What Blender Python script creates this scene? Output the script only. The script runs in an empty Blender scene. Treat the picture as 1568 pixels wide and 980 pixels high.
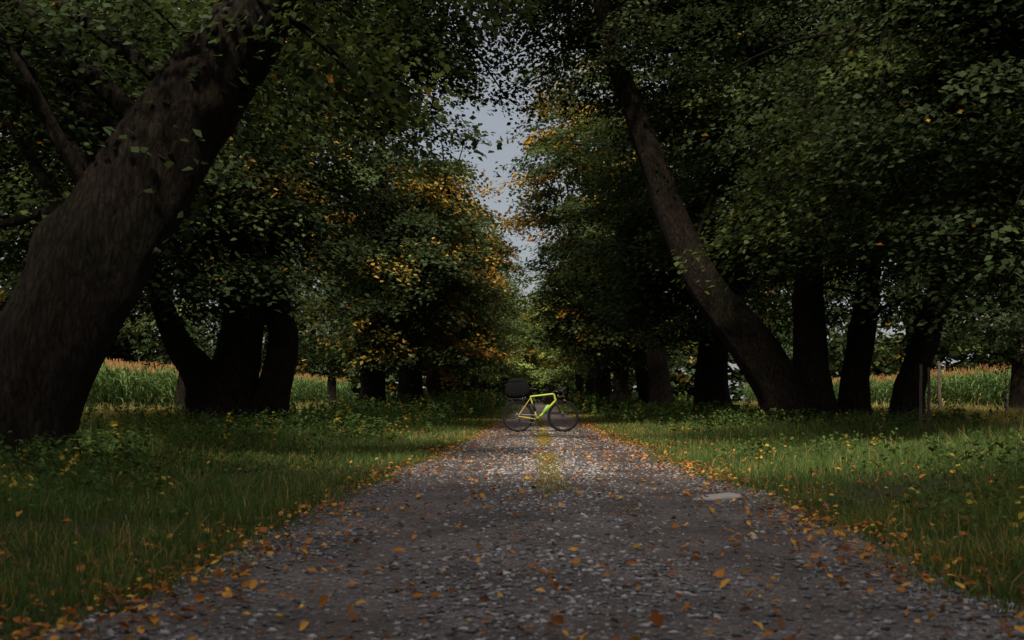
import bpy, math, numpy as np
from mathutils import Vector
rng = np.random.default_rng(11)
scene = bpy.context.scene
COL = scene.collection
SUN_EL, SUN_AZ = 46, -172    # azimuth measured from +Y clockwise
_az, _el = math.radians(SUN_AZ), math.radians(SUN_EL)
SUND = np.array([math.sin(_az) * math.cos(_el), math.cos(_az) * math.cos(_el), math.sin(_el)])

# ------------------------------------------------------------------ helpers
def mesh_np(name, V, F, mat=None, col=None, smooth=False):
    V = np.asarray(V, dtype=np.float32); F = np.asarray(F, dtype=np.int32)
    me = bpy.data.meshes.new(name)
    me.vertices.add(len(V)); me.vertices.foreach_set('co', V.ravel())
    me.loops.add(F.size); me.loops.foreach_set('vertex_index', F.ravel())
    me.polygons.add(len(F))
    me.polygons.foreach_set('loop_start', (np.arange(len(F)) * F.shape[1]).astype(np.int32))
    if smooth:
        me.polygons.foreach_set('use_smooth', np.ones(len(F), dtype=bool))
    if col is not None:
        a = me.attributes.new('col', 'FLOAT_COLOR', 'POINT')
        c = np.ones((len(V), 4), dtype=np.float32); c[:, :3] = col
        a.data.foreach_set('color', c.ravel())
    me.update(calc_edges=True); me.validate()
    if mat: me.materials.append(mat)
    return me

def add(name, me, parent=None, loc=(0, 0, 0), rot=(0, 0, 0), scale=(1, 1, 1)):
    o = bpy.data.objects.new(name, me); COL.objects.link(o)
    o.location = loc; o.rotation_euler = rot; o.scale = scale
    if parent: o.parent = parent
    return o

def sm(a, b, x):
    t = np.clip((x - a) / (b - a), 0, 1); return t * t * (3 - 2 * t)

def n2(x, y, s=1.0, seed=0):
    r = np.random.default_rng(seed); v = 0
    for i in range(6):
        a = r.uniform(0, 6.28); f = s * (0.6 + 0.5 * i); p = r.uniform(0, 6.28)
        v = v + np.sin((x * math.cos(a) + y * math.sin(a)) * f + p + 0.8 * np.sin((x * math.sin(a) - y * math.cos(a)) * f * .7)) / (1 + .4 * i)
    return v / 3.2

# unseen top clumps removed from the nearest crowns so sun reaches the road
def in_break(p):
    t = p[2] / SUND[2]; gx, gy = p[0] - SUND[0] * t, p[1] - SUND[1] * t
    return 11.5 < gy < 31 and -5.6 < gx < 5.4 and n2(gx, gy, .9, 61) > -.6

RC = 0.13
def half_w(y):
    return 1.62 - 0.38 * sm(5, 22, y) + 0.06 * np.sin(y * 0.9) + 0.04 * np.sin(y * 2.3 + 1)
def GZ(x, y):
    d = np.abs(x - RC)
    return 0.10 * sm(1.7, 4.2, d) + 0.05 * n2(x, y, 0.5, 3) * sm(1.9, 3.5, d) * (1 - sm(60, 90, d))

class Geo:
    def __init__(s): s.V = []; s.F = []; s.n = 0; s.C = []
    def add(s, V, F, c=None):
        s.V.append(V); s.F.append(F + s.n); s.n += len(V)
        if c is not None: s.C.append(c)
    def mesh(s, name, mat, smooth=False):
        return mesh_np(name, np.concatenate(s.V), np.concatenate(s.F), mat,
                       np.concatenate(s.C) if s.C else None, smooth)

def catmull(P, m):
    P = np.asarray(P, float); n = len(P)
    Q = np.vstack([2 * P[0] - P[1], P, 2 * P[-1] - P[-2]])
    out = []
    for k in range(n - 1):
        p0, p1, p2, p3 = Q[k], Q[k + 1], Q[k + 2], Q[k + 3]
        for t in np.linspace(0, 1, m, endpoint=False):
            out.append(.5 * ((2 * p1) + (-p0 + p2) * t + (2 * p0 - 5 * p1 + 4 * p2 - p3) * t * t + (-p0 + 3 * p1 - 3 * p2 + p3) * t ** 3))
    out.append(P[-1]); return np.array(out)

def tube(P, R, sides=8, bark=0.0, flare=0.0, seed=0, cap=False):
    P = np.asarray(P, float); R = np.asarray(R, float); m = len(P)
    T = np.gradient(P, axis=0); T /= np.linalg.norm(T, axis=1)[:, None] + 1e-9
    av = P[-1] - P[0]; ref = np.eye(3)[np.argmin(np.abs(av))]
    U = np.cross(T, ref); U /= np.linalg.norm(U, axis=1)[:, None] + 1e-9
    W = np.cross(T, U)
    th = np.linspace(0, 2 * math.pi, sides, endpoint=False)
    rad = np.repeat(R[:, None], sides, 1)
    if bark > 0:
        r = np.random.default_rng(seed)
        L = np.concatenate([[0], np.cumsum(np.linalg.norm(np.diff(P, axis=0), axis=1))])[:, None]
        n = 0
        for k in (2, 3, 5, 8, 13, 17):
            n = n + np.sin(k * th[None] + r.uniform(0, 6) + np.sin(L * r.uniform(.6, 1.8) + r.uniform(0, 6)) * 1.2) / (k ** .4)
        f = 1 + bark * n
        for _ in range(9):
            t0 = r.uniform(0, 6.28); l0 = r.uniform(0.3, max(L.max() * .8, .5)); s = r.uniform(.12, .3)
            dth = np.angle(np.exp(1j * (th[None] - t0)))
            f = f + r.uniform(.1, .28) * np.exp(-(dth / .5) ** 2 - ((L - l0) / s) ** 2)
        if flare > 0:
            f = f + flare * np.exp(-L / .35) * (1 + .45 * np.sin(5 * th[None] + r.uniform(0, 6)) + .3 * np.sin(3 * th[None]))
        rad = rad * f
    V = P[:, None, :] + rad[..., None] * (np.cos(th)[None, :, None] * U[:, None, :] + np.sin(th)[None, :, None] * W[:, None, :])
    V = V.reshape(-1, 3)
    i = np.arange(m - 1)[:, None] * sides; j = np.arange(sides)[None]; j2 = (j + 1) % sides
    F = np.stack([i + j, i + j2, i + sides + j2, i + sides + j], -1).reshape(-1, 4)
    return V, F

def kites(C, N, S, aspect, r, colr):
    n = len(C)
    N = N / (np.linalg.norm(N, axis=1)[:, None] + 1e-9)
    A = r.normal(size=(n, 3)); D = np.cross(N, A); D /= np.linalg.norm(D, axis=1)[:, None] + 1e-9
    T = np.cross(N, D); S = S[:, None]
    V = np.empty((n, 4, 3), np.float32)
    V[:, 0] = C + D * S * .55; V[:, 1] = C + T * S * aspect * .5 + D * S * .08 + N * S * .1
    V[:, 2] = C - D * S * .45; V[:, 3] = C - T * S * aspect * .5 + D * S * .08 + N * S * .1
    F = np.arange(n * 4).reshape(n, 4)
    return V.reshape(-1, 3), F, np.repeat(colr, 4, 0)

# ------------------------------------------------------------------ materials
def newmat(name):
    m = bpy.data.materials.new(name); m.use_nodes = True
    nt = m.node_tree; nt.nodes.clear()
    return m, nt, nt.nodes, nt.links

def simple(name, color, rough=.5, metal=0.0, spec=.5):
    m, nt, N, L = newmat(name)
    o = N.new('ShaderNodeOutputMaterial'); b = N.new('ShaderNodeBsdfPrincipled')
    no = N.new('ShaderNodeTexNoise'); no.inputs['Scale'].default_value = 30
    mx = N.new('ShaderNodeMixRGB'); mx.blend_type = 'MULTIPLY'; mx.inputs['Fac'].default_value = .35
    mx.inputs['Color1'].default_value = (*color, 1); L.new(no.outputs['Fac'], mx.inputs['Color2'])
    L.new(mx.outputs[0], b.inputs['Base Color'])
    b.inputs['Roughness'].default_value = rough; b.inputs['Metallic'].default_value = metal
    b.inputs['Specular IOR Level'].default_value = spec
    L.new(b.outputs[0], o.inputs[0]); return m

def leafmat(name, trans=.35):
    m, nt, N, L = newmat(name)
    o = N.new('ShaderNodeOutputMaterial'); at = N.new('ShaderNodeAttribute'); at.attribute_name = 'col'
    d = N.new('ShaderNodeBsdfDiffuse'); t = N.new('ShaderNodeBsdfTranslucent')
    m1 = N.new('ShaderNodeMixShader'); m1.inputs[0].default_value = trans
    L.new(at.outputs['Color'], d.inputs['Color'])
    hs = N.new('ShaderNodeMixRGB'); hs.blend_type = 'MULTIPLY'; hs.inputs['Fac'].default_value = 1
    hs.inputs['Color2'].default_value = (1.25, 1.15, .7, 1); L.new(at.outputs['Color'], hs.inputs['Color1'])
    L.new(hs.outputs[0], t.inputs['Color'])
    L.new(d.outputs[0], m1.inputs[1]); L.new(t.outputs[0], m1.inputs[2])
    L.new(m1.outputs[0], o.inputs[0]); return m

LEAF = leafmat('foliage'); GRASS = leafmat('grass_blades', .35)
DEAD = leafmat('fallen_leaf', .15)

def barkmat():
    m, nt, N, L = newmat('bark')
    o = N.new('ShaderNodeOutputMaterial'); b = N.new('ShaderNodeBsdfPrincipled')
    tc = N.new('ShaderNodeTexCoord'); mp = N.new('ShaderNodeMapping'); mp.inputs['Scale'].default_value = (14, 14, 3.4)
    L.new(tc.outputs['Object'], mp.inputs[0])
    n1 = N.new('ShaderNodeTexNoise'); n1.inputs['Scale'].default_value = 1.5; n1.inputs['Detail'].default_value = 9; n1.inputs['Roughness'].default_value = .7; n1.inputs['Distortion'].default_value = .8
    v = N.new('ShaderNodeTexVoronoi'); v.inputs['Scale'].default_value = 1.3; v.feature = 'DISTANCE_TO_EDGE'
    L.new(mp.outputs[0], n1.inputs['Vector']); L.new(mp.outputs[0], v.inputs['Vector'])
    n3 = N.new('ShaderNodeTexNoise'); n3.inputs['Scale'].default_value = 1.1; L.new(tc.outputs['Object'], n3.inputs['Vector'])
    ad = N.new('ShaderNodeMath'); ad.operation = 'MULTIPLY_ADD'; ad.inputs[1].default_value = .5; L.new(v.outputs['Distance'], ad.inputs[0]); L.new(n1.outputs['Fac'], ad.inputs[2])
    r = N.new('ShaderNodeValToRGB'); r.color_ramp.elements[0].position = .42; r.color_ramp.elements[0].color = (.009, .0065, .0055, 1)
    r.color_ramp.elements[1].position = .85; r.color_ramp.elements[1].color = (.066, .047, .037, 1)
    L.new(ad.outputs[0], r.inputs[0])
    r2 = N.new('ShaderNodeValToRGB'); r2.color_ramp.elements[0].position = .4; r2.color_ramp.elements[0].color = (1, .9, .85, 1)
    r2.color_ramp.elements[1].position = .65; r2.color_ramp.elements[1].color = (.65, .8, .5, 1)
    L.new(n3.outputs['Fac'], r2.inputs[0])
    mx = N.new('ShaderNodeMixRGB'); mx.blend_type = 'MULTIPLY'; mx.inputs[0].default_value = 1
    L.new(r.outputs[0], mx.inputs[1]); L.new(r2.outputs[0], mx.inputs[2]); L.new(mx.outputs[0], b.inputs['Base Color'])
    b.inputs['Roughness'].default_value = .95; b.inputs['Specular IOR Level'].default_value = .15
    bp = N.new('ShaderNodeBump'); bp.inputs['Strength'].default_value = 1; bp.inputs['Distance'].default_value = .2
    L.new(ad.outputs[0], bp.inputs['Height']); L.new(bp.outputs[0], b.inputs['Normal'])
    L.new(b.outputs[0], o.inputs[0]); return m
BARK = barkmat()

def groundmat():
    m, nt, N, L = newmat('ground_soil')
    o = N.new('ShaderNodeOutputMaterial'); b = N.new('ShaderNodeBsdfPrincipled')
    tc = N.new('ShaderNodeTexCoord')
    n1 = N.new('ShaderNodeTexNoise'); n1.inputs['Scale'].default_value = .45; n1.inputs['Detail'].default_value = 6
    n2_ = N.new('ShaderNodeTexNoise'); n2_.inputs['Scale'].default_value = 14; n2_.inputs['Detail'].default_value = 8
    L.new(tc.outputs['Object'], n1.inputs['Vector']); L.new(tc.outputs['Object'], n2_.inputs['Vector'])
    r = N.new('ShaderNodeValToRGB'); r.color_ramp.elements[0].position = .35; r.color_ramp.elements[0].color = (.055, .075, .026, 1)
    r.color_ramp.elements[1].position = .65; r.color_ramp.elements[1].color = (.065, .055, .026, 1)
    L.new(n1.outputs['Fac'], r.inputs[0])
    mx = N.new('ShaderNodeMixRGB'); mx.blend_type = 'MULTIPLY'; mx.inputs[0].default_value = .8
    L.new(r.outputs[0], mx.inputs[1]); L.new(n2_.outputs['Fac'], mx.inputs[2]); L.new(mx.outputs[0], b.inputs['Base Color'])
    b.inputs['Roughness'].default_value = .95; b.inputs['Specular IOR Level'].default_value = .1
    bp = N.new('ShaderNodeBump'); bp.inputs['Distance'].default_value = .05; L.new(n2_.outputs['Fac'], bp.inputs['Height']); L.new(bp.outputs[0], b.inputs['Normal'])
    L.new(b.outputs[0], o.inputs[0]); return m
GROUND = groundmat()

def roadmat():
    m, nt, N, L = newmat('gravel')
    o = N.new('ShaderNodeOutputMaterial'); b = N.new('ShaderNodeBsdfPrincipled')
    tc = N.new('ShaderNodeTexCoord')
    v = N.new('ShaderNodeTexVoronoi'); v.inputs['Scale'].default_value = 62
    v2 = N.new('ShaderNodeTexVoronoi'); v2.inputs['Scale'].default_value = 140
    n1 = N.new('ShaderNodeTexNoise'); n1.inputs['Scale'].default_value = 1.3; n1.inputs['Detail'].default_value = 8
    n3 = N.new('ShaderNodeTexNoise'); n3.inputs['Scale'].default_value = 45; n3.inputs['Detail'].default_value = 4
    for x in (v, v2, n1, n3): L.new(tc.outputs['Object'], x.inputs['Vector'])
    sep = N.new('ShaderNodeSeparateColor'); L.new(v.outputs['Color'], sep.inputs[0])
    sep2 = N.new('ShaderNodeSeparateColor'); L.new(v2.outputs['Color'], sep2.inputs[0])
    r = N.new('ShaderNodeValToRGB'); e = r.color_ramp.elements
    e[0].position = .0; e[0].color = (.045, .032, .027, 1); e[1].position = 1; e[1].color = (.37, .325, .315, 1)
    k = e.new(.55); k.color = (.092, .070, .062, 1); k = e.new(.8); k.color = (.18, .15, .142, 1)
    mxx = N.new('ShaderNodeMath'); mxx.operation = 'MULTIPLY_ADD'; mxx.inputs[1].default_value = .55
    L.new(sep.outputs[0], mxx.inputs[0])
    m3 = N.new('ShaderNodeMath'); m3.operation = 'MULTIPLY'; m3.inputs[1].default_value = .45; L.new(sep2.outputs[0], m3.inputs[0])
    L.new(m3.outputs[0], mxx.inputs[2]); L.new(mxx.outputs[0], r.inputs[0])
    r2 = N.new('ShaderNodeValToRGB'); r2.color_ramp.elements[0].position = .38; r2.color_ramp.elements[0].color = (.42, .34, .30, 1)
    r2.color_ramp.elements[1].position = .60; r2.color_ramp.elements[1].color = (1.0, .95, .94, 1); L.new(n1.outputs['Fac'], r2.inputs[0])
    mx = N.new('ShaderNodeMixRGB'); mx.blend_type = 'MULTIPLY'; mx.inputs[0].default_value = 1
    L.new(r.outputs[0], mx.inputs[1]); L.new(r2.outputs[0], mx.inputs[2]); L.new(mx.outputs[0], b.inputs['Base Color'])
    b.inputs['Roughness'].default_value = .75
    h = N.new('ShaderNodeMath'); h.operation = 'MULTIPLY_ADD'; h.inputs[1].default_value = -1.0; L.new(v.outputs['Distance'], h.inputs[0]); L.new(n3.outputs['Fac'], h.inputs[2])
    bp = N.new('ShaderNodeBump'); bp.inputs['Strength'].default_value = .9; bp.inputs['Distance'].default_value = .015
    L.new(h.outputs[0], bp.inputs['Height']); L.new(bp.outputs[0], b.inputs['Normal'])
    L.new(b.outputs[0], o.inputs[0]); return m
ROAD = roadmat()
def stonemat():
    m, nt, N, L = newmat('stones')
    o = N.new('ShaderNodeOutputMaterial'); b = N.new('ShaderNodeBsdfPrincipled')
    at = N.new('ShaderNodeAttribute'); at.attribute_name = 'col'
    n = N.new('ShaderNodeTexNoise'); n.inputs['Scale'].default_value = 60
    mx = N.new('ShaderNodeMixRGB'); mx.blend_type = 'MULTIPLY'; mx.inputs[0].default_value = .5
    L.new(at.outputs['Color'], mx.inputs[1]); L.new(n.outputs['Fac'], mx.inputs[2]); L.new(mx.outputs[0], b.inputs['Base Color'])
    b.inputs['Roughness'].default_value = .65; L.new(b.outputs[0], o.inputs[0]); return m
STONE = stonemat()

# ------------------------------------------------------------------ ground + road
xs = np.unique(np.concatenate([np.array([-900, -500, -250, -120, -70, -45]), np.arange(-30, -6, 1.5), np.arange(-6, 6.01, .25), np.arange(7, 30, 1.5), np.array([45, 70, 120, 250, 500, 900])]))
ys = np.unique(np.concatenate([np.array([-600, -300, -100, -40, -20]), np.arange(-10, 40, .5), np.arange(40, 100, 3), np.array([110, 130, 170, 250, 400, 700, 1200])]))
X, Y = np.meshgrid(xs, ys); Z = GZ(X, Y)
V = np.stack([X, Y, Z], -1).reshape(-1, 3)
nx = len(xs); i = np.arange(len(ys) - 1)[:, None] * nx; j = np.arange(nx - 1)[None]
F = np.stack([i + j, i + j + 1, i + nx + j + 1, i + nx + j], -1).reshape(-1, 4)
add('ground', mesh_np('ground', V, F, GROUND, smooth=True))

ys = np.concatenate([np.arange(-30, 0, 1), np.arange(0, 40, .15), np.arange(40, 150, 1.5)])
t = np.linspace(-1, 1, 41)
YY, TT = np.meshgrid(ys, t, indexing='ij')
edge = half_w(YY) + .12 + .05 * np.sin(YY * 5.1 + np.sign(TT) * 2) + .03 * np.sin(YY * 13)
XX = RC + TT * edge
def RZ(x, y):
    u = np.abs(x - RC)
    return 0.005 + .03 * (1 - sm(.5, 1.7, u)) - .018 * np.exp(-((u - .78) / .28) ** 2) + .008 * n2(x, y, 2.5, 9) * (1 - sm(1.2, 1.6, u)) + .006
V = np.stack([XX, YY, RZ(XX, YY)], -1).reshape(-1, 3)
nx = 41; i = np.arange(len(ys) - 1)[:, None] * nx; j = np.arange(nx - 1)[None]
F = np.stack([i + j, i + j + 1, i + nx + j + 1, i + nx + j], -1).reshape(-1, 4)
add('gravel_road', mesh_np('gravel_road', V, F, ROAD, smooth=True))

def ico():
    p = (1 + 5 ** .5) / 2
    v = np.array([(-1, p, 0), (1, p, 0), (-1, -p, 0), (1, -p, 0), (0, -1, p), (0, 1, p), (0, -1, -p), (0, 1, -p), (p, 0, -1), (p, 0, 1), (-p, 0, -1), (-p, 0, 1)], float)
    v /= np.linalg.norm(v[0])
    f = np.array([(0, 11, 5), (0, 5, 1), (0, 1, 7), (0, 7, 10), (0, 10, 11), (1, 5, 9), (5, 11, 4), (11, 10, 2), (10, 7, 6), (7, 1, 8), (3, 9, 4), (3, 4, 2), (3, 2, 6), (3, 6, 8), (3, 8, 9), (4, 9, 5), (2, 4, 11), (6, 2, 10), (8, 6, 7), (9, 8, 1)])
    return v, f
iv, if_ = ico()
def stones(n, y0, y1, smin, smax, r, power=1.6):
    y = y0 + (y1 - y0) * r.random(n) ** power
    u = r.uniform(-1, 1, n); x = RC + u * (half_w(y) + .15)
    keep = r.random(n) < (1 - .72 * np.exp(-((np.abs(x - RC) - .85) / .28) ** 2)) * (.45 + .55 * (n2(x, y, 1.4, 12) > -.1))
    x, y = x[keep], y[keep]; n = len(x)
    s = smin + (smax - smin) * r.random(n) ** 3
    R = r.normal(size=(n, 12)) * .18 + 1
    v = iv[None] * R[..., None] * s[:, None, None] * np.stack([r.uniform(.7, 1.4, n), r.uniform(.7, 1.4, n), r.uniform(.4, .8, n)], -1)[:, None]
    a = r.uniform(0, 6.28, n); ca, sa = np.cos(a)[:, None], np.sin(a)[:, None]
    vx = v[..., 0] * ca - v[..., 1] * sa; vy = v[..., 0] * sa + v[..., 1] * ca
    v = np.stack([vx + x[:, None], vy + y[:, None], v[..., 2] + (RZ(x, y) + s * .15)[:, None]], -1).reshape(-1, 3)
    f = (if_[None] + (np.arange(n) * 12)[:, None, None]).reshape(-1, 3)
    g = (.08 + .48 * r.random(n) ** 2.2) * (.75 + .35 * np.exp(-((x - RC) / .6) ** 2)); tint = np.stack([g * 1.05, g * .95, g * .93], -1)
    return v, f, np.repeat(tint, 12, 0)
G = Geo(); r = np.random.default_rng(5)
G.add(*stones(36000, 2.6, 12, .004, .018, r, 1.3)); G.add(*stones(16000, 10, 26, .008, .026, r, 1.3))
add('loose_stones', G.mesh('loose_stones', STONE))

def subdiv(v, f):
    v = list(map(tuple, v)); cache = {}; nf = []
    def mid(a, b):
        k = (min(a, b), max(a, b))
        if k not in cache:
            q = (np.array(v[a]) + np.array(v[b])) / 2; q /= np.linalg.norm(q); v.append(tuple(q)); cache[k] = len(v) - 1
        return cache[k]
    for a, b, c in f:
        x, y, z = mid(a, b), mid(b, c), mid(c, a); nf += [(a, x, z), (b, y, x), (c, z, y), (x, y, z)]
    return np.array(v), np.array(nf)
v1, f1 = subdiv(iv, if_); v2, f2 = subdiv(v1, f1)
rk = v2 * (1 + .2 * n2(v2[:, 0] * 3, v2[:, 1] * 3 + v2[:, 2] * 2, 1.3, 4) + .08 * n2(v2[:, 0] * 9, v2[:, 1] * 9, 1.3, 14))[:, None]
rk = rk * np.array([.2, .085, .034])
add('flat_rock', mesh_np('flat_rock', rk, f2, STONE, col=np.full((len(rk), 3), (.32, .28, .26))), loc=(1.40, 7.75, .033), rot=(.04, -.08, .12))

# ------------------------------------------------------------------ fallen leaves
def fallen(n, x, y, r, zoff, smin=.035, smax=.075, bright=0.0):
    z = np.where(np.abs(x - RC) < half_w(y) + .1, RZ(x, y), GZ(x, y)) + zoff
    C = np.stack([x, y, z], -1)
    N = np.stack([r.normal(size=n) * .35, r.normal(size=n) * .35 - .15, np.ones(n)], -1)
    S = r.uniform(smin, smax, n)
    pal = np.array([(.44, .17, .035), (.54, .26, .05), (.20, .085, .035), (.12, .055, .03), (.60, .34, .07), (.32, .11, .035)])
    c = pal[r.choice(6, n, p=[.20 + bright, .14 + bright, .22 - bright, .21 - bright, .07, .16])] * r.uniform(.6, 1.1, (n, 1))
    nrm = N / np.linalg.norm(N, axis=1)[:, None]
    A = r.normal(size=(n, 3)); D = np.cross(nrm, A); D /= np.linalg.norm(D, axis=1)[:, None]; T = np.cross(nrm, D)
    out = np.array([(-.5, 0, 0), (-.3, .28, .12), (.0, .4, .2), (.3, .24, .1), (.6, 0, .12), (.3, -.24, .1), (0, -.4, .2), (-.3, -.28, .12)])
    wd = r.uniform(.6, 1.1, (n, 1, 1))
    V = C[:, None] + S[:, None, None] * (out[None, :, 0:1] * D[:, None] + wd * out[None, :, 1:2] * T[:, None] + out[None, :, 2:3] * nrm[:, None] * r.uniform(.3, 1.8, (n, 1, 1)))
    idx = np.arange(n)[:, None] * 8
    F = np.concatenate([idx + np.array([[0, 1, 2, 3]]), idx + np.array([[0, 3, 4, 5]]), idx + np.array([[0, 5, 6, 7]])], 0)
    return V.reshape(-1, 3), F, np.repeat(c, 8, 0)
G = Geo(); r = np.random.default_rng(21)
n = 1500; y = 3 + 24 * r.random(n) ** 1.4; x = RC + r.uniform(-1, 1, n) * half_w(y); G.add(*fallen(n, x, y, r, .015, .020, .048))
n = 220; y = 3.4 + 14 * r.random(n) ** 1.3; x = RC + r.uniform(-1, 1, n) * half_w(y); G.add(*fallen(n, x, y, r, .018, .045, .07, .15))
n = 9500; y = 2.8 + 30 * r.random(n) ** 1.3; s = np.where(r.random(n) < .45, -1, 1)
k = r.random(n) < .5 + .5 * n2(s * 5, y, 2.2, 15); y, s = y[k], s[k]; n = len(y)
x = RC + s * (half_w(y) + .12 + r.normal(size=n) * .26); G.add(*fallen(n, x, y, r, .035, .022, .052))
n = 5000; y = 3 + 45 * r.random(n); s = np.where(r.random(n) < .35, -1, 1)
x = RC + s * (half_w(y) + 8 * r.random(n) ** 1.3); G.add(*fallen(n, x, y, r, .06, .035, .065))
add('fallen_leaves', G.mesh('fallen_leaves', DEAD))

# ------------------------------------------------------------------ grass
def blades(x, y, h, w, r, col, lean=.5, z=None):
    n = len(x); z = GZ(x, y) if z is None else z
    a = r.uniform(0, 6.28, n); l = h * np.abs(r.normal(size=n)) * lean
    dx, dy = np.cos(a), np.sin(a)
    fa = r.uniform(-1, 1, n); px, py = np.cos(fa), np.sin(fa)
    V = np.empty((n, 6, 3), np.float32)
    for k, (tt, ww, ll) in enumerate([(0, 1, 0), (.55, .75, .3), (1, .12, 1)]):
        cx = x + dx * l * ll; cy = y + dy * l * ll; cz = z - .01 + h * tt * (1 - .15 * ll * np.minimum(l / h, 1.5))
        for q, sg in enumerate((-1, 1)):
            V[:, 2 * k + q, 0] = cx + sg * px * w * ww * .5; V[:, 2 * k + q, 1] = cy + sg * py * w * ww * .5; V[:, 2 * k + q, 2] = cz
    idx = np.arange(n)[:, None] * 6
    F = np.concatenate([idx + np.array([[0, 1, 3, 2]]), idx + np.array([[2, 3, 5, 4]])], 0)
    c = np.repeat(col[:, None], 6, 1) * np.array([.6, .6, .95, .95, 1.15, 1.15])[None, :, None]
    return V.reshape(-1, 3), F, c.reshape(-1, 3)
G = Geo(); r = np.random.default_rng(31)
def grassband(n, y0, y1, xmax, w):
    y = r.uniform(y0, y1, n); s = np.where(r.random(n) < .5, -1, 1)
    d = xmax * r.random(n) ** 1.15
    x = RC + s * (half_w(y) - .08 + d)
    pt = n2(x, y, 1.6, 8); p2 = n2(x, y, 4.2, 18)
    keep = (r.random(n) < .78 + .5 * pt + .4 * p2) & (r.random(n) < .3 + sm(-.05, .22, d)); x, y, d, pt, s, p2 = x[keep], y[keep], d[keep], pt[keep], s[keep], p2[keep]; n = len(x)
    h = (.045 + .05 * sm(0, .5, d) + .08 * sm(1.2, 3.0, d) + .10 * sm(3, 5, d)) * r.uniform(.4, 1.35, n) * (1 + .5 * pt + .35 * p2)
    base = np.array([(.098, .148, .044)]) * r.uniform(.6, 1.25, (n, 1)) * (1 + .25 * p2[:, None])
    yel = np.array([(.38, .28, .10)]) * r.uniform(.6, 1.2, (n, 1))
    py = .05 + .18 * sm(-.1, .8, n2(x, y, .6, 77)) + .5 * sm(5.5, 8.5, d)
    dry = (r.random(n) < py)[:, None]
    col = np.where(dry, yel, base); h = np.where(dry[:, 0], h * 1.15, h)
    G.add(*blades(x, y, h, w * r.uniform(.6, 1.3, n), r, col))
grassband(80000, 2.5, 8, 4.0, .007)
grassband(85000, 8, 15, 7.5, .010)
grassband(80000, 15, 26, 12, .014)
grassband(50000, 26, 45, 18, .026)
grassband(30000, 45, 95, 28, .05)
n = 4500; y = 8 + 26 * r.random(n); x = RC + r.normal(size=n) * .085; k = n2(x * 0, y, 1.5, 5) > -.25; x, y = x[k], y[k]; n = len(x)
c = np.where((r.random(n) < .6)[:, None], np.array([(.42, .30, .05)]), np.array([(.15, .19, .03)])) * r.uniform(.6, 1.1, (n, 1))
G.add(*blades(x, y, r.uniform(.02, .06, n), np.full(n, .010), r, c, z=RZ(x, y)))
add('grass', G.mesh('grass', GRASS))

def weeds(cx, cy, spread, nst, hmin, hmax, r, ls=.06):
    Cs, Ns, Ss, cs = [], [], [], []
    x = cx + r.normal(size=nst) * spread; y = cy + r.normal(size=nst) * spread
    z = GZ(x, y)
    for k in range(nst):
        if abs(x[k] - RC) < 2.2: continue
        h = r.uniform(hmin, hmax); m = int(8 + h * 14); t = r.uniform(.15, 1, m)
        a = r.uniform(0, 6.28, m); q = .09 * (1.15 - t) + .02
        lean = r.normal(size=2) * .12 * h
        Cs.append(np.stack([x[k] + np.cos(a) * q + lean[0] * t, y[k] + np.sin(a) * q + lean[1] * t, z[k] + t * h], -1))
        Ns.append(np.stack([np.cos(a) * .7, np.sin(a) * .7, np.full(m, 1.0)], -1) + r.normal(size=(m, 3)) * .25)
        Ss.append(r.uniform(.7, 1.3, m) * ls)
        yl = r.random() < .06
        cs.append((np.array([(.42, .30, .05)]) if yl else np.array([(.072, .115, .034)])) * r.uniform(.6, 1.3, (m, 1)) * r.uniform(.8, 1.2))
    return kites(np.concatenate(Cs), np.concatenate(Ns), np.concatenate(Ss), .6, r, np.concatenate(cs))
G = Geo(); r = np.random.default_rng(41)
for (cx, cy, sp, nst, h0, h1, ls) in [(-4.1, 8.3, .45, 200, .15, .42, .06), (-3.4, 7.0, .5, 80, .1, .25, .05), (-4.8, 13, 1.0, 240, .15, .45, .07), (-4.2, 18, 1.1, 260, .2, .5, .08), (-3.2, 10.5, .6, 90, .06, .2, .05),
        (-6.5, 18.5, 1.0, 220, .2, .55, .08), (-5, 25, 1.3, 260, .2, .6, .1), (-5, 32, 1.4, 260, .3, .8, .12), (-5, 40, 1.5, 240, .3, .9, .14), (-5.5, 50, 2, 240, .4, 1.1, .16),
        (5, 20.5, 1.0, 240, .2, .5, .08), (7.5, 20, 1.2, 200, .2, .5, .08), (5, 28, 1.2, 220, .3, .6, .1), (4.5, 36, 1.4, 180, .2, .6, .12), (5, 46, 1.8, 180, .3, .7, .15),
        (4.2, 13, 1.0, 140, .1, .3, .06), (5.0, 9.5, .9, 200, .15, .45, .06), (3.0, 6.5, .5, 80, .08, .22, .05), (9, 24, 1.5, 160, .2, .5, .09), (-10, 26, 2, 200, .2, .6, .1), (-6, 62, 2.5, 240, .4, 1.2, .2), (6, 60, 2.5, 200, .3, .9, .2), (-7, 76, 2.5, 200, .5, 1.5, .25), (6.5, 76, 2.5, 200, .5, 1.2, .25)]:
    G.add(*weeds(cx, cy, sp, nst, h0, h1, r, ls))
add('undergrowth_weeds', G.mesh('undergrowth_weeds', GRASS))

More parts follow.
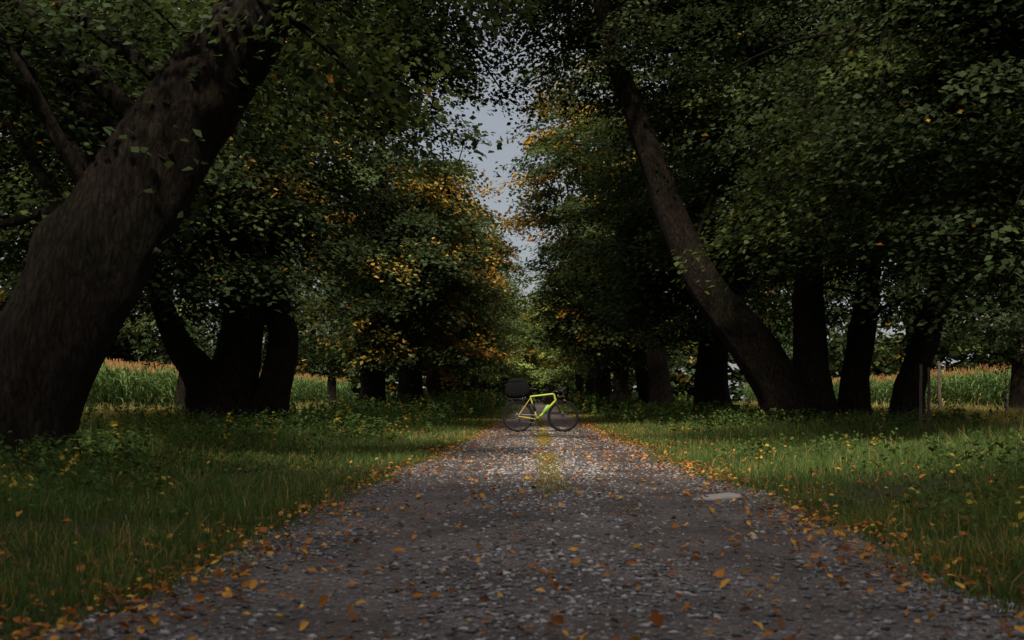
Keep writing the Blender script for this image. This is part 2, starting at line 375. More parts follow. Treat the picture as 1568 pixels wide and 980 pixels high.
# ------------------------------------------------------------------ trees
GREEN = np.array((.056, .080, .035)); SHADE_GREEN = GREEN * .62; LIME = np.array((.14, .18, .055)); ORANGE = np.array((.38, .17, .03)); YELLOW = np.array((.44, .28, .055))  # near crowns use a darker copy of the green, shade put into the colour
def crown_clumps(blobs, ncl, r, zmin=2.2, brk=False):
    vol = np.array([b[3] * b[4] * b[5] for b in blobs]) ** .75; vol /= vol.sum()
    out = []
    ph = r.uniform(0, 6, 6)
    cnt = 0
    while cnt < ncl:
        b = blobs[r.choice(len(blobs), p=vol)]
        d = r.normal(size=3); d /= np.linalg.norm(d)
        rad = (.35 + .65 * r.random() ** .55) if r.random() < .85 else r.uniform(.1, .6)
        rad *= 1 + .16 * math.sin(4 * math.atan2(d[1], d[0]) + ph[0] + 3 * d[2]) + .12 * math.sin(7 * d[2] + ph[1] + 3 * d[0])
        p = np.array(b[:3]) + d * np.array(b[3:6]) * rad
        if p[2] > zmin:
            cnt += 1
            if brk and p[2] > 5.2 and in_break(p): continue
            out.append((p, d))
    return out
def make_crown(clumps, per, leaf, r, autumn=0.0, autc=ORANGE, lime=.12, rad=(.65, 1.15), base=GREEN):
    Cs, Ns, Ss, cs = [], [], [], []
    for p, d in clumps:
        m = int(per * r.uniform(.6, 1.3)); R = r.uniform(*rad)
        u = np.array([d[0], d[1], 0.0]) + r.normal(size=3) * .3; u[2] = 0; u /= np.linalg.norm(u) + 1e-6
        v = np.array([-u[1], u[0], 0])
        q = np.sqrt(r.random(m)); a = r.uniform(0, 6.28, m)
        aa = q * np.cos(a) * R * 1.25; bb = q * np.sin(a) * R * .85
        dro = r.uniform(.2, .5); tilt = r.uniform(-.1, .45)
        zz = -dro * (q ** 2) * R * .7 - tilt * aa + r.normal(size=m) * .15 * R
        C = p + aa[:, None] * u + bb[:, None] * v; C[:, 2] += zz
        fing = np.sin(a * r.integers(4, 8) + r.uniform(0, 6)) * .5 + .5
        keep = r.random(m) < (1 - .6 * fing * q)
        C = C[keep]; q = q[keep]; m = len(C)
        N = np.array([0, 0, 1.0]) + u * (.35 + .3 * q[:, None]) + r.normal(size=(m, 3)) * .42
        aut = r.random() < autumn
        cb = base * r.uniform(.5, 1.5)
        if r.random() < lime: cb = (base * .5 + LIME * .5) * r.uniform(.7, 1.1)
        c = np.repeat(cb[None], m, 0)
        ac = autc if r.random() < .6 else YELLOW
        sel = r.random(m) < (.75 if aut else .002 + autumn * .05)
        c[sel] = ac * r.uniform(.6, 1.15, (sel.sum(), 1))
        c = c * r.uniform(.65, 1.35, (m, 1))
        Cs.append(C); Ns.append(N); Ss.append(leaf * r.uniform(.65, 1.3, m)); cs.append(c)
    return kites(np.concatenate(Cs), np.concatenate(Ns), np.concatenate(Ss), .8, r, np.concatenate(cs))

def wood(stems, clumps, seed, sides=36, limbs=12, twig=True, blobs=None):
    r = np.random.default_rng(seed); G = Geo(); nodes = []
    for k, st in enumerate(stems):
        st = np.asarray(st, float); Q = catmull(st, 14)
        G.add(*tube(Q[:, :3], np.maximum(Q[:, 3], .02), sides, .055, .55 if st[0][2] < .3 else 0, seed + k))
        for q in Q[len(Q) // 3:]: nodes.append(q)
    nodes = np.array(nodes)
    idx = r.permutation(len(clumps))[:limbs * len(stems)]
    extra = []
    for i in idx:
        p = clumps[i][0]
        cost = np.linalg.norm(nodes[:, :3] - (p - np.array([0, 0, 1.3])), axis=1); j = int(np.argmin(cost))
        s = nodes[j]; L = np.linalg.norm(p - s[:3])
        if L < .8: continue
        rr = min(s[3] * .45, .028 + .013 * L)
        mid = s[:3] * .5 + p * .5 + np.array([0, 0, .12 * L]) + r.normal(size=3) * .07 * L
        Q = catmull(np.array([[*s[:3], rr], [*(s[:3] * .75 + mid * .25 + r.normal(size=3) * .03 * L), rr * .85], [*mid, rr * .6], [*p, .012]]), 5)
        G.add(*tube(Q[:, :3], np.maximum(Q[:, 3], .01), 7)); extra.append(Q[4:])
    if extra: nodes = np.vstack([nodes] + extra)
    if twig:
        for p, d in clumps[::2]:
            j = int(np.argmin(np.linalg.norm(nodes[:, :3] - p, axis=1))); s = nodes[j]
            L = np.linalg.norm(p - s[:3])
            if L < .3: continue
            e = p + np.array([d[0], d[1], -.2]) * .5
            Q = catmull(np.array([[*s[:3]], [*(s[:3] * .5 + p * .5 + np.array([0, 0, .1 * L]) + r.normal(size=3) * .05 * L)], [*p], [*e]]), 3)
            G.add(*tube(Q, np.linspace(min(.03, .012 + .01 * L), .005, len(Q)), 4))
    return G

def tree(name, base, stems, blobs, ncl, per, leaf, seed, autumn=0, autc=ORANGE, lime=.12, zmin=2.2, limbs=12, rad=(.65, 1.15), extra=None, basec=GREEN, brk=False):
    r = np.random.default_rng(seed)
    cl = crown_clumps(blobs, ncl, r, zmin, brk)
    if extra: cl += [(np.array(e, float), np.array([-np.sign(e[0]) * 1.0, -.4, 0])) for e in extra]
    e = bpy.data.objects.new(name, None); COL.objects.link(e); e.location = (*base, 0)
    off = np.array([*base, 0.0])
    G = wood(stems, cl, seed, limbs=limbs)
    V = np.concatenate(G.V) - off
    add('trunk', mesh_np('trunk', V, np.concatenate(G.F), BARK, smooth=True), e)
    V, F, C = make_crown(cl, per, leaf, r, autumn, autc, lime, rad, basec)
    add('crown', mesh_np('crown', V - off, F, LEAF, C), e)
    return e

# left leaning near tree
tree('linden_tree', (-4.85, 9.3),
     [[(-5.0, 9.3, -.1, .62), (-4.9, 9.3, .6, .54), (-4.5, 9.3, 1.5, .48), (-3.9, 9.4, 2.7, .45), (-3.35, 9.5, 3.7, .41), (-2.8, 9.6, 4.6, .37), (-2.4, 9.8, 6, .28), (-2.2, 10, 8, .16), (-2.4, 10, 10, .06)]],
     [(-3.0, 10.8, 7.6, 3.4, 3.6, 4.0), (-6.3, 11.2, 6.0, 3.2, 3, 3.8)], 520, 260, .10, 101, autumn=0, zmin=2.7, limbs=16, brk=True, basec=SHADE_GREEN)
# left 2 : knobby multi stem
tree('linden_tree', (-6.0, 20),
     [[(-6.35, 20, -.1, .50), (-6.5, 20, .7, .44), (-6.85, 20, 1.4, .30), (-7.3, 20, 2.0, .24), (-7.9, 20, 3.6, .17), (-8.2, 20, 6, .1)],
      [(-6.1, 19.9, -.1, .6), (-6.15, 20, .9, .54), (-6.0, 20, 2.0, .42), (-5.85, 20, 4, .32), (-5.7, 20, 6.5, .24), (-5.2, 20, 9, .17), (-4.8, 20, 12, .07)],
      [(-5.5, 19.9, -.1, .42), (-5.3, 19.9, .8, .34), (-5.1, 20, 1.9, .31), (-5.3, 20.2, 3.0, .26), (-5.1, 20.2, 5.5, .2), (-4.0, 20, 8.5, .12), (-3, 20, 11, .05)]],
     [(-6.2, 20.5, 7.0, 3.4, 3.6, 5.2), (-2.7, 19.8, 9.8, 2.8, 3.4, 3.6), (-9.0, 19, 6, 3.0, 3, 4.0), (-6.6, 17.4, 5.0, 3.2, 1.7, 3.1)], 740, 240, .11, 102, autumn=.02, zmin=2.1, basec=SHADE_GREEN)
tree('linden_tree', (-5.5, 34),
     [[(-5.6, 34, -.1, .5), (-5.6, 34, 1, .42), (-5.55, 34, 3, .38), (-5.5, 34, 6, .3), (-5.4, 34, 9, .2), (-5.6, 34, 13, .06)]],
     [(-5.6, 34.0, 7.4, 3.5, 4.6, 6.0), (-6.9, 34, 12, 2.4, 3, 3), (-3.8, 34, 5.2, 2.0, 3.6, 3.2)], 450, 190, .15, 103, autumn=.10, autc=YELLOW, zmin=1.9, lime=.2, basec=GREEN * .85)
tree('linden_tree', (-5.6, 44),
     [[(-5.6, 44, -.1, .6), (-5.6, 44, 1, .52), (-5.5, 44, 3, .45), (-5.3, 44, 6, .3), (-5.4, 44, 9, .2), (-5.6, 44, 11, .06)]],
     [(-5.0, 44, 6.9, 3.6, 5, 5.0)], 330, 170, .18, 104, autumn=.42, autc=ORANGE, zmin=2.0)
# right : cluster with big leaning trunk
tree('linden_tree', (5.7, 22),
     [[(5.65, 22, -.1, .60), (5.4, 22, .8, .52), (4.75, 22, 1.95, .47), (3.8, 22, 3.2, .41), (3.2, 22, 4.4, .35), (2.75, 22, 5.6, .30), (2.3, 22, 7, .26), (1.87, 22, 8.2, .22), (1.5, 22, 9.8, .17), (1.2, 22.4, 12, .06)],
      [(6.2, 22.2, -.1, .52), (6.1, 22.2, 1.2, .40), (6.1, 22.3, 3, .32), (6.2, 22.4, 5.5, .26), (5.8, 22.3, 9, .17), (5.6, 22, 13, .06)]],
     [(3.6, 22.8, 11.0, 3.6, 3.8, 4.8), (6.2, 23.4, 7.6, 3.4, 3.8, 5.2), (.7, 23.0, 11.6, 3.0, 3.4, 3.8)], 700, 240, .11, 105, autumn=0, zmin=2.4, lime=.08, basec=SHADE_GREEN)
tree('linden_tree', (7.3, 23),
     [[(7.2, 23, -.1, .40), (7.3, 23, 1.2, .31), (7.6, 23, 3, .27), (7.9, 23, 6, .2), (8.2, 23, 10, .07)]],
     [(9.0, 23.5, 7.6, 3.4, 3.6, 4.8), (7.2, 19.5, 5.8, 3.0, 2.2, 3.2)], 400, 230, .11, 106, autumn=0, zmin=2.7, basec=SHADE_GREEN)
tree('linden_tree', (8.1, 22),
     [[(7.95, 22, -.1, .36), (8.15, 22, 1.0, .29), (8.6, 22, 2.3, .26), (9.0, 22, 3.6, .22), (9.6, 22, 6, .16), (10.2, 22, 10, .05)]],
     [(10.8, 21, 7.2, 3.6, 3.6, 4.2)], 330, 230, .12, 107, autumn=0, zmin=3.0, basec=SHADE_GREEN)
tree('linden_tree', (5.4, 30.5),
     [[(5.4, 30.5, -.1, .60), (5.35, 30.5, 1.2, .48), (5.4, 30.5, 3, .40), (5.2, 30.5, 6, .32), (5.3, 30.5, 10, .18), (5.4, 30.5, 14, .06)]],
     [(5.2, 31, 8.4, 3.9, 4.2, 6.6), (4.0, 31, 5.2, 2.6, 3.4, 2.8)], 420, 190, .15, 108, autumn=.02, zmin=2.5)
tree('linden_tree', (5.3, 42),
     [[(5.3, 42, -.1, .55), (5.2, 42, 1.2, .45), (5.0, 42, 3, .4), (4.5, 42, 6, .3), (3.8, 42, 10, .18), (3.4, 42, 14, .06)]],
     [(2.7, 42, 10.5, 3.7, 4.6, 4.8)], 240, 180, .17, 109, autumn=.42, autc=np.array((.40, .21, .03)), zmin=2.2)
tree('linden_tree', (4.2, 47),
     [[(5.4, 48, -.1, .5), (5.3, 48, 1.2, .4), (5.0, 48, 3, .36), (4.6, 48, 6, .26), (4.2, 48, 9, .1)]],
     [(3.6, 46, 5.8, 4.0, 4.4, 4.2)], 270, 180, .17, 119, autumn=.06, autc=YELLOW, zmin=2.4, lime=.3)
# right near tree (trunk out of frame, boughs hang in)
tree('linden_tree', (8.0, 13),
     [[(8.0, 13, -.1, .5), (7.9, 13, 1.4, .4), (7.6, 13, 3.2, .36), (7.0, 13, 6, .28), (6.4, 13, 9, .12), (6.2, 13, 11, .05)]],
     [(6.4, 13.3, 6.4, 4.0, 3.6, 4.4), (3.0, 13, 8.2, 3.0, 3.2, 2.8)], 560, 260, .095, 110, autumn=0, zmin=2.4, lime=.15, brk=True, basec=SHADE_GREEN,
     extra=[(3.1, 13.6, 3.15), (3.8, 13.2, 3.0), (3.4, 13.4, 3.3), (4.2, 12.6, 3.9), (2.9, 13.4, 4.6), (3.5, 13.0, 4.9), (4.9, 12, 2.9), (5.2, 12.3, 2.5), (5.0, 13, 2.2), (5.6, 12.6, 2.1), (5.4, 13.5, 3.2)])

variants = []
for k, (aut, lim, bc, ac) in enumerate([(.04, .15, GREEN, YELLOW), (.20, .15, GREEN, ORANGE), (.08, .5, GREEN * 1.6, YELLOW), (.01, .08, GREEN * .75, ORANGE), (.05, .2, LIME * 1.5, YELLOW)]):  # last variant: far-end glow put into a brightened lime leaf colour
    r = np.random.default_rng(200 + k)
    bl = [(0, 0, 8.3, 4.3, 5.2, 6.5), (.4, -.5, 12.5, 2.8, 3.2, 3.2)]
    cl = crown_clumps(bl, 300, r, 2.4 if k < 4 else 1.2)
    st = [[(0, 0, -.1, .55), (.05, 0, 1, .45), (-.1, 0, 3, .4), (.1, 0, 6, .3), (0, 0, 10, .17), (.1, 0, 15, .05)]]
    G = wood(st, cl, 300 + k, sides=20, limbs=10)
    tm = G.mesh('trunk', BARK, True)
    V, F, C = make_crown(cl, 120, .23, r, aut, ac, lim, (.75, 1.3), bc)
    variants.append((tm, mesh_np('crown', V, F, LEAF, C)))
def vtree(x, y, k, rz, s=(1, 1, 1)):
    e = bpy.data.objects.new('linden_tree', None); COL.objects.link(e); e.location = (x, y, 0); e.rotation_euler = (0, 0, rz); e.scale = s
    add('trunk', variants[k][0], e); add('crown', variants[k][1], e)
r = np.random.default_rng(55)
for q, (y, k, sz) in enumerate([(54, 1, .78), (64, 0, .82), (75, 2, .86), (88, 2, .9), (101, 2, .9)]):
    vtree(-5.7 + r.normal() * .2, y, k, r.uniform(0, 6.28), (.95, .95, sz))
for q, (y, k) in enumerate([(57, 2), (67, 0), (78, 2), (90, 4), (103, 2)]):
    vtree(4.7 + r.normal() * .2, y, k, r.uniform(0, 6.28), (.98, 1.0, r.uniform(.86, .96)))
for (x, y, k, s) in [(-13, 21, 3, .85), (-13.5, 38, 0, .8), (-14, 52, 3, .9), (-14, 68, 0, .9), (-12, 6, 3, .9), (13.5, 36, 3, .9), (14, 50, 0, .9), (15, 66, 3, .9), (15.5, 26, 3, .8), (21, 44, 3, .85)]:
    vtree(x, y, k, r.uniform(0, 6.28), (s * .8, s * .8, s * (1 if x < 0 else 1.1)))
# avenue behind and beside the camera; unseen crowns placed to shade the near road
for (x, y, k, s) in [(-3.9, -3.4, 3, 1.1), (-5.0, -13, 0, 1.1), (7.5, -1.5, 3, 1), (3.7, -4.6, 3, 1.15), (5.0, -15, 0, 1.1)]:
    vtree(x, y, k, math.pi * r.integers(0, 2), (s, s * .9, s * .78))
# trees where the avenue ends, glow put into the lime leaf variant
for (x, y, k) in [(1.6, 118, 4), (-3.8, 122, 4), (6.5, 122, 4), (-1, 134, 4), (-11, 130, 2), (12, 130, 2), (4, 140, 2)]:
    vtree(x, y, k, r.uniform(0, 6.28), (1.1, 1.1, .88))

# distant mass of trees
r = np.random.default_rng(66); cl = []
def line(x0, y0, x1, y1, n, h, dep):
    for _ in range(n):
        t = r.random(); nx_, ny_ = -(y1 - y0), (x1 - x0); l = math.hypot(nx_, ny_)
        q = r.uniform(-dep, dep); hh = h * (.8 + .25 * math.sin(t * 23 + q * .2) + .12 * math.sin(t * 61))
        z = hh * r.random() ** .9
        p = np.array([x0 + (x1 - x0) * t + nx_ / l * q, y0 + (y1 - y0) * t + ny_ / l * q, z + .5])
        cl.append((p, r.normal(size=3)))
line(-80, 0, -70, 170, 1700, 21, 4); line(80, 20, 85, 180, 2000, 22, 4); line(-85, 165, 100, 175, 1700, 15, 5)
V, F, C = make_crown(cl, 45, 1.15, r, .06, YELLOW, .12, (2.0, 3.6), GREEN * .6)
add('distant_trees', mesh_np('distant_trees', V, F, LEAF, C))

# ------------------------------------------------------------------ corn
def corn(name, x0, sgn, y0, y1, rows, seed, tas):
    r = np.random.default_rng(seed)
    P = []
    for row in range(rows):
        yy = np.arange(y0, y1, .24); P.append(np.stack([x0 + sgn * row * .7 + r.normal(size=len(yy)) * .05, yy + r.normal(size=len(yy)) * .05], -1))
    P = np.concatenate(P); n = len(P); H = r.uniform(1.9, 2.4, n) * (1 + .1 * n2(P[:, 0], P[:, 1], .8, 6)); z0 = GZ(P[:, 0], P[:, 1])
    V = []; C = []
    def strip(pts, wid, wdir, c):
        for a in range(len(pts) - 1):
            q = np.stack([pts[a] - wdir * wid[a], pts[a] + wdir * wid[a], pts[a + 1] + wdir * wid[a + 1], pts[a + 1] - wdir * wid[a + 1]], 1)
            V.append(q.reshape(-1, 3)); C.append(np.repeat(c, 4, 0))
    B = np.stack([P[:, 0], P[:, 1], z0], -1); up = np.array([0, 0, 1.0])
    gc = np.array([(.11, .17, .06)]) * r.uniform(.7, 1.2, (n, 1))
    wd = np.repeat(np.array([[.7, .7, 0]]), n, 0)
    strip([B, B + up * H[:, None]], [.014, .008], wd, gc)
    for k in range(9):
        a = r.uniform(0, 6.28, n); d = np.stack([np.cos(a), np.sin(a), np.zeros(n)], -1); w = np.stack([-np.sin(a), np.cos(a), np.zeros(n)], -1)
        s = B + up * (H * (.12 + .1 * k))[:, None]; L = r.uniform(.45, .75, n)[:, None]
        p1 = s + d * L * .4 + up * L * .38; p2 = s + d * L * .85 + up * L * .3; p3 = s + d * L * 1.1 - up * L * .12
        c = np.where((r.random(n) < (.15 if k < 3 else .03))[:, None], np.array([(.36, .28, .1)]), gc * r.uniform(.6, 1.6, (n, 1)))
        strip([s, p1, p2, p3], [.025, .055, .042, .004], w, c)
    for k in range(3):
        a = r.uniform(0, 6.28, n); d = np.stack([np.cos(a), np.sin(a), np.zeros(n)], -1)
        s = B + up * H[:, None]; strip([s, s + up * .28 + d * .1], [tas, tas * .6], wd, np.array([(.46, .25, .11)]) * r.uniform(.7, 1.2, (n, 1)))
    V = np.concatenate(V); C = np.concatenate(C)
    add(name, mesh_np(name, V, np.arange(len(V)).reshape(-1, 4), GRASS, C))
corn('corn_field', -19, -1, 10, 100, 7, 71, .018); corn('corn_field', 27, 1, 30, 130, 7, 72, .032)

# ------------------------------------------------------------------ stakes, posts
WOOD = simple('weathered_wood', (.17, .13, .10), .85, 0, .2)
def pole(name, x, y, h, rad, lean=(0, 0)):
    r = np.random.default_rng(int(x * 100)); k = 9; t = np.linspace(0, 1, k)
    P = np.stack([lean[0] * t, lean[1] * t, -.1 + t * (h + .1)], -1); P[:, :2] += r.normal(size=(k, 2)) * rad * .25
    V, F = tube(P, np.linspace(rad, rad * .8, k), 10)
    V = np.vstack([V, P[-1] + np.array([0, 0, .004])]); top = np.arange((k - 1) * 10, k * 10)
    me = bpy.data.meshes.new(name); me.from_pydata(V.tolist(), [], F.tolist() + [(int(top[i]), int(top[(i + 1) % 10]), len(V) - 1) for i in range(10)]); me.materials.append(WOOD)
    return add(name, me, loc=(x, y, float(GZ(np.array(x), np.array(y)))))
pole('wooden_stake', 6.08, 16, 1.25, .026, (.03, 0)); pole('wooden_stake', 6.22, 16.1, 1.2, .024, (.06, 0))
pole('fence_post', 13.6, 34, 1.95, .06); pole('fence_post', 15.8, 34, .95, .055)

# ------------------------------------------------------------------ bicycle
bike = bpy.data.objects.new('bicycle', None); COL.objects.link(bike)
RUB = simple('tyre_rubber', (.012, .012, .012), .9, 0, .15); BLK = simple('black_fabric', (.009, .009, .010), .95, 0, .1); PLA = simple('black_plastic', (.012, .012, .012), .5, 0, .3)
LIMEP = simple('lime_paint', (.48, .54, .05), .4); YELP = simple('yellow_paint', (.55, .42, .05), .4); MET = simple('brushed_metal', (.35, .35, .36), .4, .9)
BOT = simple('lime_bottle', (.25, .60, .10), .45); TAN = simple('tan_sidewall', (.50, .38, .09), .8, 0, .2)
def bpart(name, tubes, mat, sides=10):
    G = Geo()
    for P, R in tubes:
        P = np.asarray(P, float); R = np.full(len(P), R) if np.isscalar(R) else np.asarray(R, float)
        G.add(*tube(P, R, sides))
    return add(name, G.mesh(name, mat, True), bike)
def torus(name, c, R, rr, mat, y=0, sides=10, n=56, sq=1.0):
    a = np.linspace(0, 2 * math.pi, n, endpoint=False); b = np.linspace(0, 2 * math.pi, sides, endpoint=False)
    A, B = np.meshgrid(a, b, indexing='ij'); q = R + rr * sq * np.cos(B)
    V = np.stack([c[0] + q * np.cos(A), y + rr * np.sin(B), c[1] + q * np.sin(A)], -1).reshape(-1, 3)
    i = np.arange(n)[:, None]; j = np.arange(sides)[None]
    F = np.stack([i * sides + j, ((i + 1) % n) * sides + j, ((i + 1) % n) * sides + (j + 1) % sides, i * sides + (j + 1) % sides], -1).reshape(-1, 4)
    return add(name, mesh_np(name, V, F, mat, smooth=True), bike)
RH = (0, .35); FH = (1.01, .35)
for nm, h in (('rear', RH), ('front', FH)):
    torus(nm + '_tyre', h, .329, .025, RUB); torus(nm + '_rim', h, .300, .012, PLA, sq=1.5)
    torus(nm + '_sidewall', h, .312, .0135, TAN if nm == 'rear' else RUB, sq=.7)
    sp = []
    for k in range(24):
        a = k / 24 * 2 * math.pi; a2 = a + (.55 if k % 2 else -.55); s = .03 if k % 4 < 2 else -.03
        sp.append(([(h[0] + .03 * math.cos(a2), s, h[1] + .03 * math.sin(a2)), (h[0] + .3 * math.cos(a), 0, h[1] + .3 * math.sin(a))], .0016))
    bpart(nm + '_spokes', sp, PLA, 4)
    bpart(nm + '_hub', [([(h[0], -.06, h[1]), (h[0], 0, h[1]), (h[0], .06, h[1])], [.02, .028, .02])], PLA)
    torus(nm + '_brake_disc', h, .07, .006, MET, y=.045)
BB = (.43, 0, .285); ST = (.275, 0, .79); HT = (.80, 0, .85); HB = (.845, 0, .70)
bpart('frame', [([BB, ST], .019), ([ST, HT], [.018, .020]), ([BB, ((BB[0] + HB[0]) / 2, 0, (BB[2] + HB[2]) / 2), HB], [.024, .026, .024]), ([HT, HB], .025)], LIMEP, 12)
bpart('rear_triangle', [([(.41, .03, .285), (0, .06, .35)], .011), ([(.41, -.03, .285), (0, -.06, .35)], .011), ([(.275, .02, .75), (0, .06, .35)], .009), ([(.275, -.02, .75), (0, -.06, .35)], .009)], YELP)
bpart('fork', [([HB, (.87, .05, .62), (.93, .055, .48), (1.01, .055, .35)], [.02, .016, .014, .01]), ([HB, (.87, -.05, .62), (.93, -.055, .48), (1.01, -.055, .35)], [.02, .016, .014, .01])], PLA)
bpart('seat_post', [([ST, (.24, 0, .93)], .014)], PLA)
xs_ = np.linspace(-.14, .14, 12); wv = np.interp(xs_, [-.14, -.10, -.02, .06, .14], [.05, .075, .05, .025, .012])
V = []; a = np.linspace(0, 2 * math.pi, 12, endpoint=False)
for xx, ww in zip(xs_, wv): V += [(.28 + xx, ww * math.cos(b), .955 + .022 * math.sin(b) + .012 * math.cos(xx * 16)) for b in a]
i = np.arange(11)[:, None] * 12; j = np.arange(12)[None]; F = np.stack([i + j, i + (j + 1) % 12, i + 12 + (j + 1) % 12, i + 12 + j], -1).reshape(-1, 4)
add('saddle', mesh_np('saddle', V, F, PLA, smooth=True), bike)
bpart('stem', [([HT, (.79, 0, .90), (.86, 0, .93)], .016)], PLA)
hb = []
for s in (-1, 1):
    hb.append(([(.86, 0, .93), (.87, s * .12, .93), (.88, s * .19, .93), (.95, s * .205, .93), (1.0, s * .21, .90), (1.005, s * .21, .84), (.96, s * .215, .79), (.89, s * .22, .78)], .015))
    hb.append(([(.97, s * .205, .93), (1.03, s * .205, .97), (1.045, s * .205, 1.0)], [.019, .02, .013])); hb.append(([(1.03, s * .205, .94), (1.04, s * .205, .87), (1.01, s * .205, .80)], .006))
bpart('handlebar', hb, PLA)
bpart('brake_cables', [([(1.03, .2, .98), (1.10, .12, .92), (1.05, .03, .78), (.9, .03, .66)], .004), ([(1.03, -.2, .98), (1.08, -.12, .90), (1.0, -.03, .76), (.86, -.03, .66)], .004)], PLA, 5)
torus('chainring', (BB[0], BB[2]), .09, .006, PLA, y=-.05); torus('cassette', RH, .05, .012, MET, y=-.045)
bpart('crankset', [([(.43, -.07, .285), (.505, -.08, .14)], [.016, .011]), ([(.43, .07, .285), (.355, .08, .43)], [.016, .011]), ([(.43, -.06, .285), (.36, -.05, .34)], .007), ([(.43, -.06, .285), (.49, -.05, .35)], .007), ([(.43, -.08, .285), (.43, .08, .285)], .026)], PLA)
bpart('pedals', [([(.505, -.08, .14), (.505, -.18, .14)], .018), ([(.355, .08, .43), (.355, .18, .43)], .018), ([(.46, -.13, .135), (.55, -.13, .135)], .014), ([(.31, .13, .43), (.40, .13, .43)], .014)], PLA)
bpart('chain', [([(.43, -.05, .375), (0, -.045, .40)], .005), ([(.43, -.05, .195), (.05, -.045, .24), (0, -.045, .30)], .005)], MET, 5)
bpart('derailleur', [([(0, -.05, .33), (.04, -.055, .25), (.05, -.055, .22)], .014)], PLA)
bpart('kickstand', [([(.40, -.03, .28), (.43, -.13, .12), (.44, -.2, .02)], .009)], PLA)
bpart('rear_rack', [([(-.22, .06, .74), (.22, .06, .74)], .006), ([(-.22, -.06, .74), (.22, -.06, .74)], .006), ([(0, .065, .36), (-.05, .06, .74)], .006), ([(0, -.065, .36), (-.05, -.06, .74)], .006), ([(0, .065, .36), (.12, .06, .74)], .006), ([(0, -.065, .36), (.12, -.06, .74)], .006)], PLA, 6)
bpart('rear_mudguard', [(np.stack([.368 * np.cos(np.linspace(.6, 2.9, 16)), np.zeros(16), .35 + .368 * np.sin(np.linspace(.6, 2.9, 16))], -1), .008)], PLA)
bpart('bottle', [([(.57, 0, .42), (.575, 0, .43), (.665, 0, .57), (.675, 0, .585), (.69, 0, .605)], [.02, .037, .037, .02, .018])], BOT, 14)
bpart('bottle_second', [([(.385, 0, .46), (.38, 0, .47), (.335, 0, .62), (.33, 0, .635), (.325, 0, .66)], [.02, .035, .035, .02, .018])], PLA, 14)
def bag(name, c, s, mat, rot=0, e=.55, seed=1):
    n, m = 28, 40; u = np.linspace(-math.pi / 2, math.pi / 2, n); w = np.linspace(0, 2 * math.pi, m, endpoint=False)
    U, W = np.meshgrid(u, w, indexing='ij'); f = lambda q, e: np.sign(q) * np.abs(q) ** e
    V = np.stack([s[0] * f(np.cos(U), e) * f(np.cos(W), e), s[1] * f(np.cos(U), e) * f(np.sin(W), e), s[2] * f(np.sin(U), e)], -1).reshape(-1, 3)
    V *= (1 + .035 * n2(V[:, 0] * 14, V[:, 2] * 14 + V[:, 1] * 9, 1, seed))[:, None]
    V[:, 0] *= 1 - .12 * (V[:, 2] / s[2])
    cr, sr = math.cos(rot), math.sin(rot); V = np.stack([V[:, 0] * cr - V[:, 2] * sr, V[:, 1], V[:, 0] * sr + V[:, 2] * cr], -1) + np.array(c)
    i = np.arange(n - 1)[:, None] * m; j = np.arange(m)[None]; F = np.stack([i + j, i + (j + 1) % m, i + m + (j + 1) % m, i + m + j], -1).reshape(-1, 4)
    add(name, mesh_np(name, V, F, mat, smooth=True), bike)
bag('rack_bag', (-.01, 0, .97), (.28, .14, .22), BLK, .06, .78); bag('bag_lid', (-.03, 0, 1.14), (.21, .13, .06), BLK, .06, .85, 3)
bag('handlebar_bag', (1.0, 0, .90), (.10, .16, .09), BLK, 0, .6, 4); bag('frame_bag', (.72, 0, .795), (.1, .03, .035), BLK, .05, .6, 5)
bpart('bag_straps', [([(-.18, -.112, .80), (-.17, -.12, 1.0), (-.16, -.09, 1.15)], .008), ([(.12, -.112, .80), (.12, -.12, 1.0), (.11, -.09, 1.15)], .008)], PLA, 6)
bike.location = (-.41, 22.4, float(RZ(np.array(.1), np.array(22.4))) - .002); bike.rotation_euler = (math.radians(1.5), 0, math.radians(2))

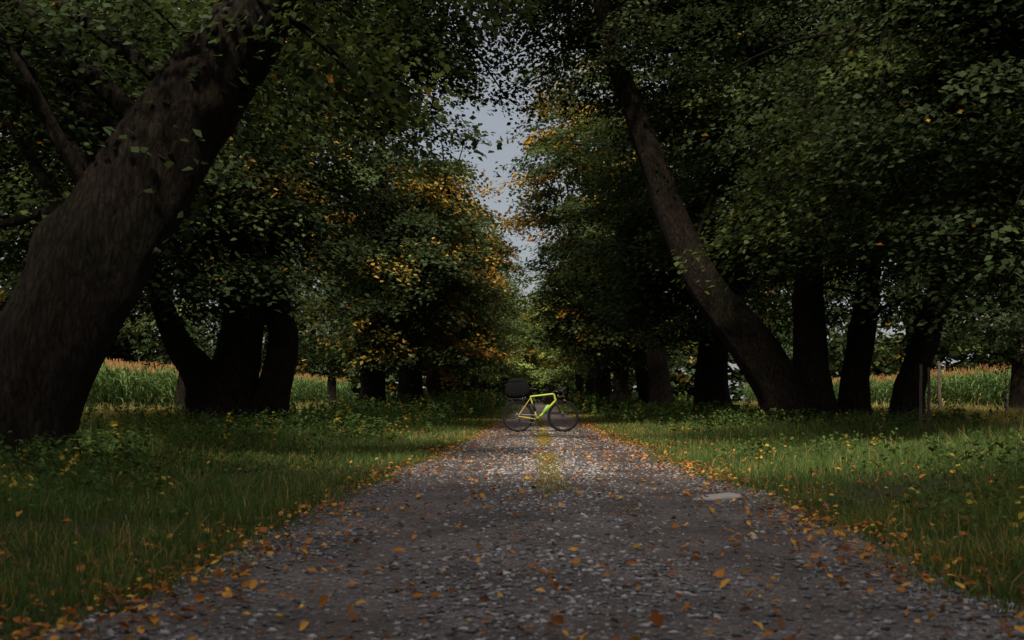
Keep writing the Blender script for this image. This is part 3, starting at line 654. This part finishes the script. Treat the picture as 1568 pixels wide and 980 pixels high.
# ------------------------------------------------------------------ light
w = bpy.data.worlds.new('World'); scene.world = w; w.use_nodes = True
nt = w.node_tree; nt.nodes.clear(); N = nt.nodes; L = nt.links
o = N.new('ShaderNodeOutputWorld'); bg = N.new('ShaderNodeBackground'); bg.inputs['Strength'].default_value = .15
sk = N.new('ShaderNodeTexSky'); sk.sky_type = 'NISHITA'; sk.sun_disc = False
sk.sun_elevation = math.radians(SUN_EL); sk.sun_rotation = math.radians(SUN_AZ)
sk.air_density = 1; sk.dust_density = 2.5; sk.ozone_density = 1
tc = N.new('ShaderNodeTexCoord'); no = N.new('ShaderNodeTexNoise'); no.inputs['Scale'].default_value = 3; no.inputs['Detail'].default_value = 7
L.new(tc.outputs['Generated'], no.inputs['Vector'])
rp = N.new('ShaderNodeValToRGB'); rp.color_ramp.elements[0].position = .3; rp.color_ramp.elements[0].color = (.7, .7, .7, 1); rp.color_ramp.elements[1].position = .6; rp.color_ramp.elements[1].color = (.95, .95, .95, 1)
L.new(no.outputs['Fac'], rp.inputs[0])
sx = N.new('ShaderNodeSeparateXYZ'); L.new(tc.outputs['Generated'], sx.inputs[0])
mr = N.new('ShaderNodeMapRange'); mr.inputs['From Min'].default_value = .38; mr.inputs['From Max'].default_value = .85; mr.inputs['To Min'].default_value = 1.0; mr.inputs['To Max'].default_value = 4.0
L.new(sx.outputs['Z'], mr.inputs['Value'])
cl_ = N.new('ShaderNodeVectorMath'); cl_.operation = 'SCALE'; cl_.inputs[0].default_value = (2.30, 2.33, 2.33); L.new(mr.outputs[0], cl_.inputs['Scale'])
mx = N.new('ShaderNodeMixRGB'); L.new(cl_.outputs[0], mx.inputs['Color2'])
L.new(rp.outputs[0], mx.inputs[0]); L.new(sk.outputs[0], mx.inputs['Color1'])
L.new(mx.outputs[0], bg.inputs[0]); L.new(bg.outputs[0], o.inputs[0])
sl = bpy.data.lights.new('sun', 'SUN'); sl.energy = 5.0; sl.angle = math.radians(5); sl.color = (1, .90, .75)
so = bpy.data.objects.new('sun', sl); COL.objects.link(so)
so.rotation_euler = Vector(SUND).to_track_quat('Z', 'Y').to_euler()

cam = bpy.data.cameras.new('camera'); co = bpy.data.objects.new('camera', cam); COL.objects.link(co)
cam.lens = 35; cam.sensor_width = 36; cam.clip_end = 3000; cam.clip_start = .05
co.location = (0, 0, .8); co.rotation_euler = (math.radians(90 + 4.47), 0, math.radians(1.39))
cam.dof.use_dof = True; cam.dof.focus_distance = 22; cam.dof.aperture_fstop = 4
scene.camera = co
scene.view_settings.view_transform = 'Standard'; scene.view_settings.look = 'None'; scene.view_settings.exposure = 0
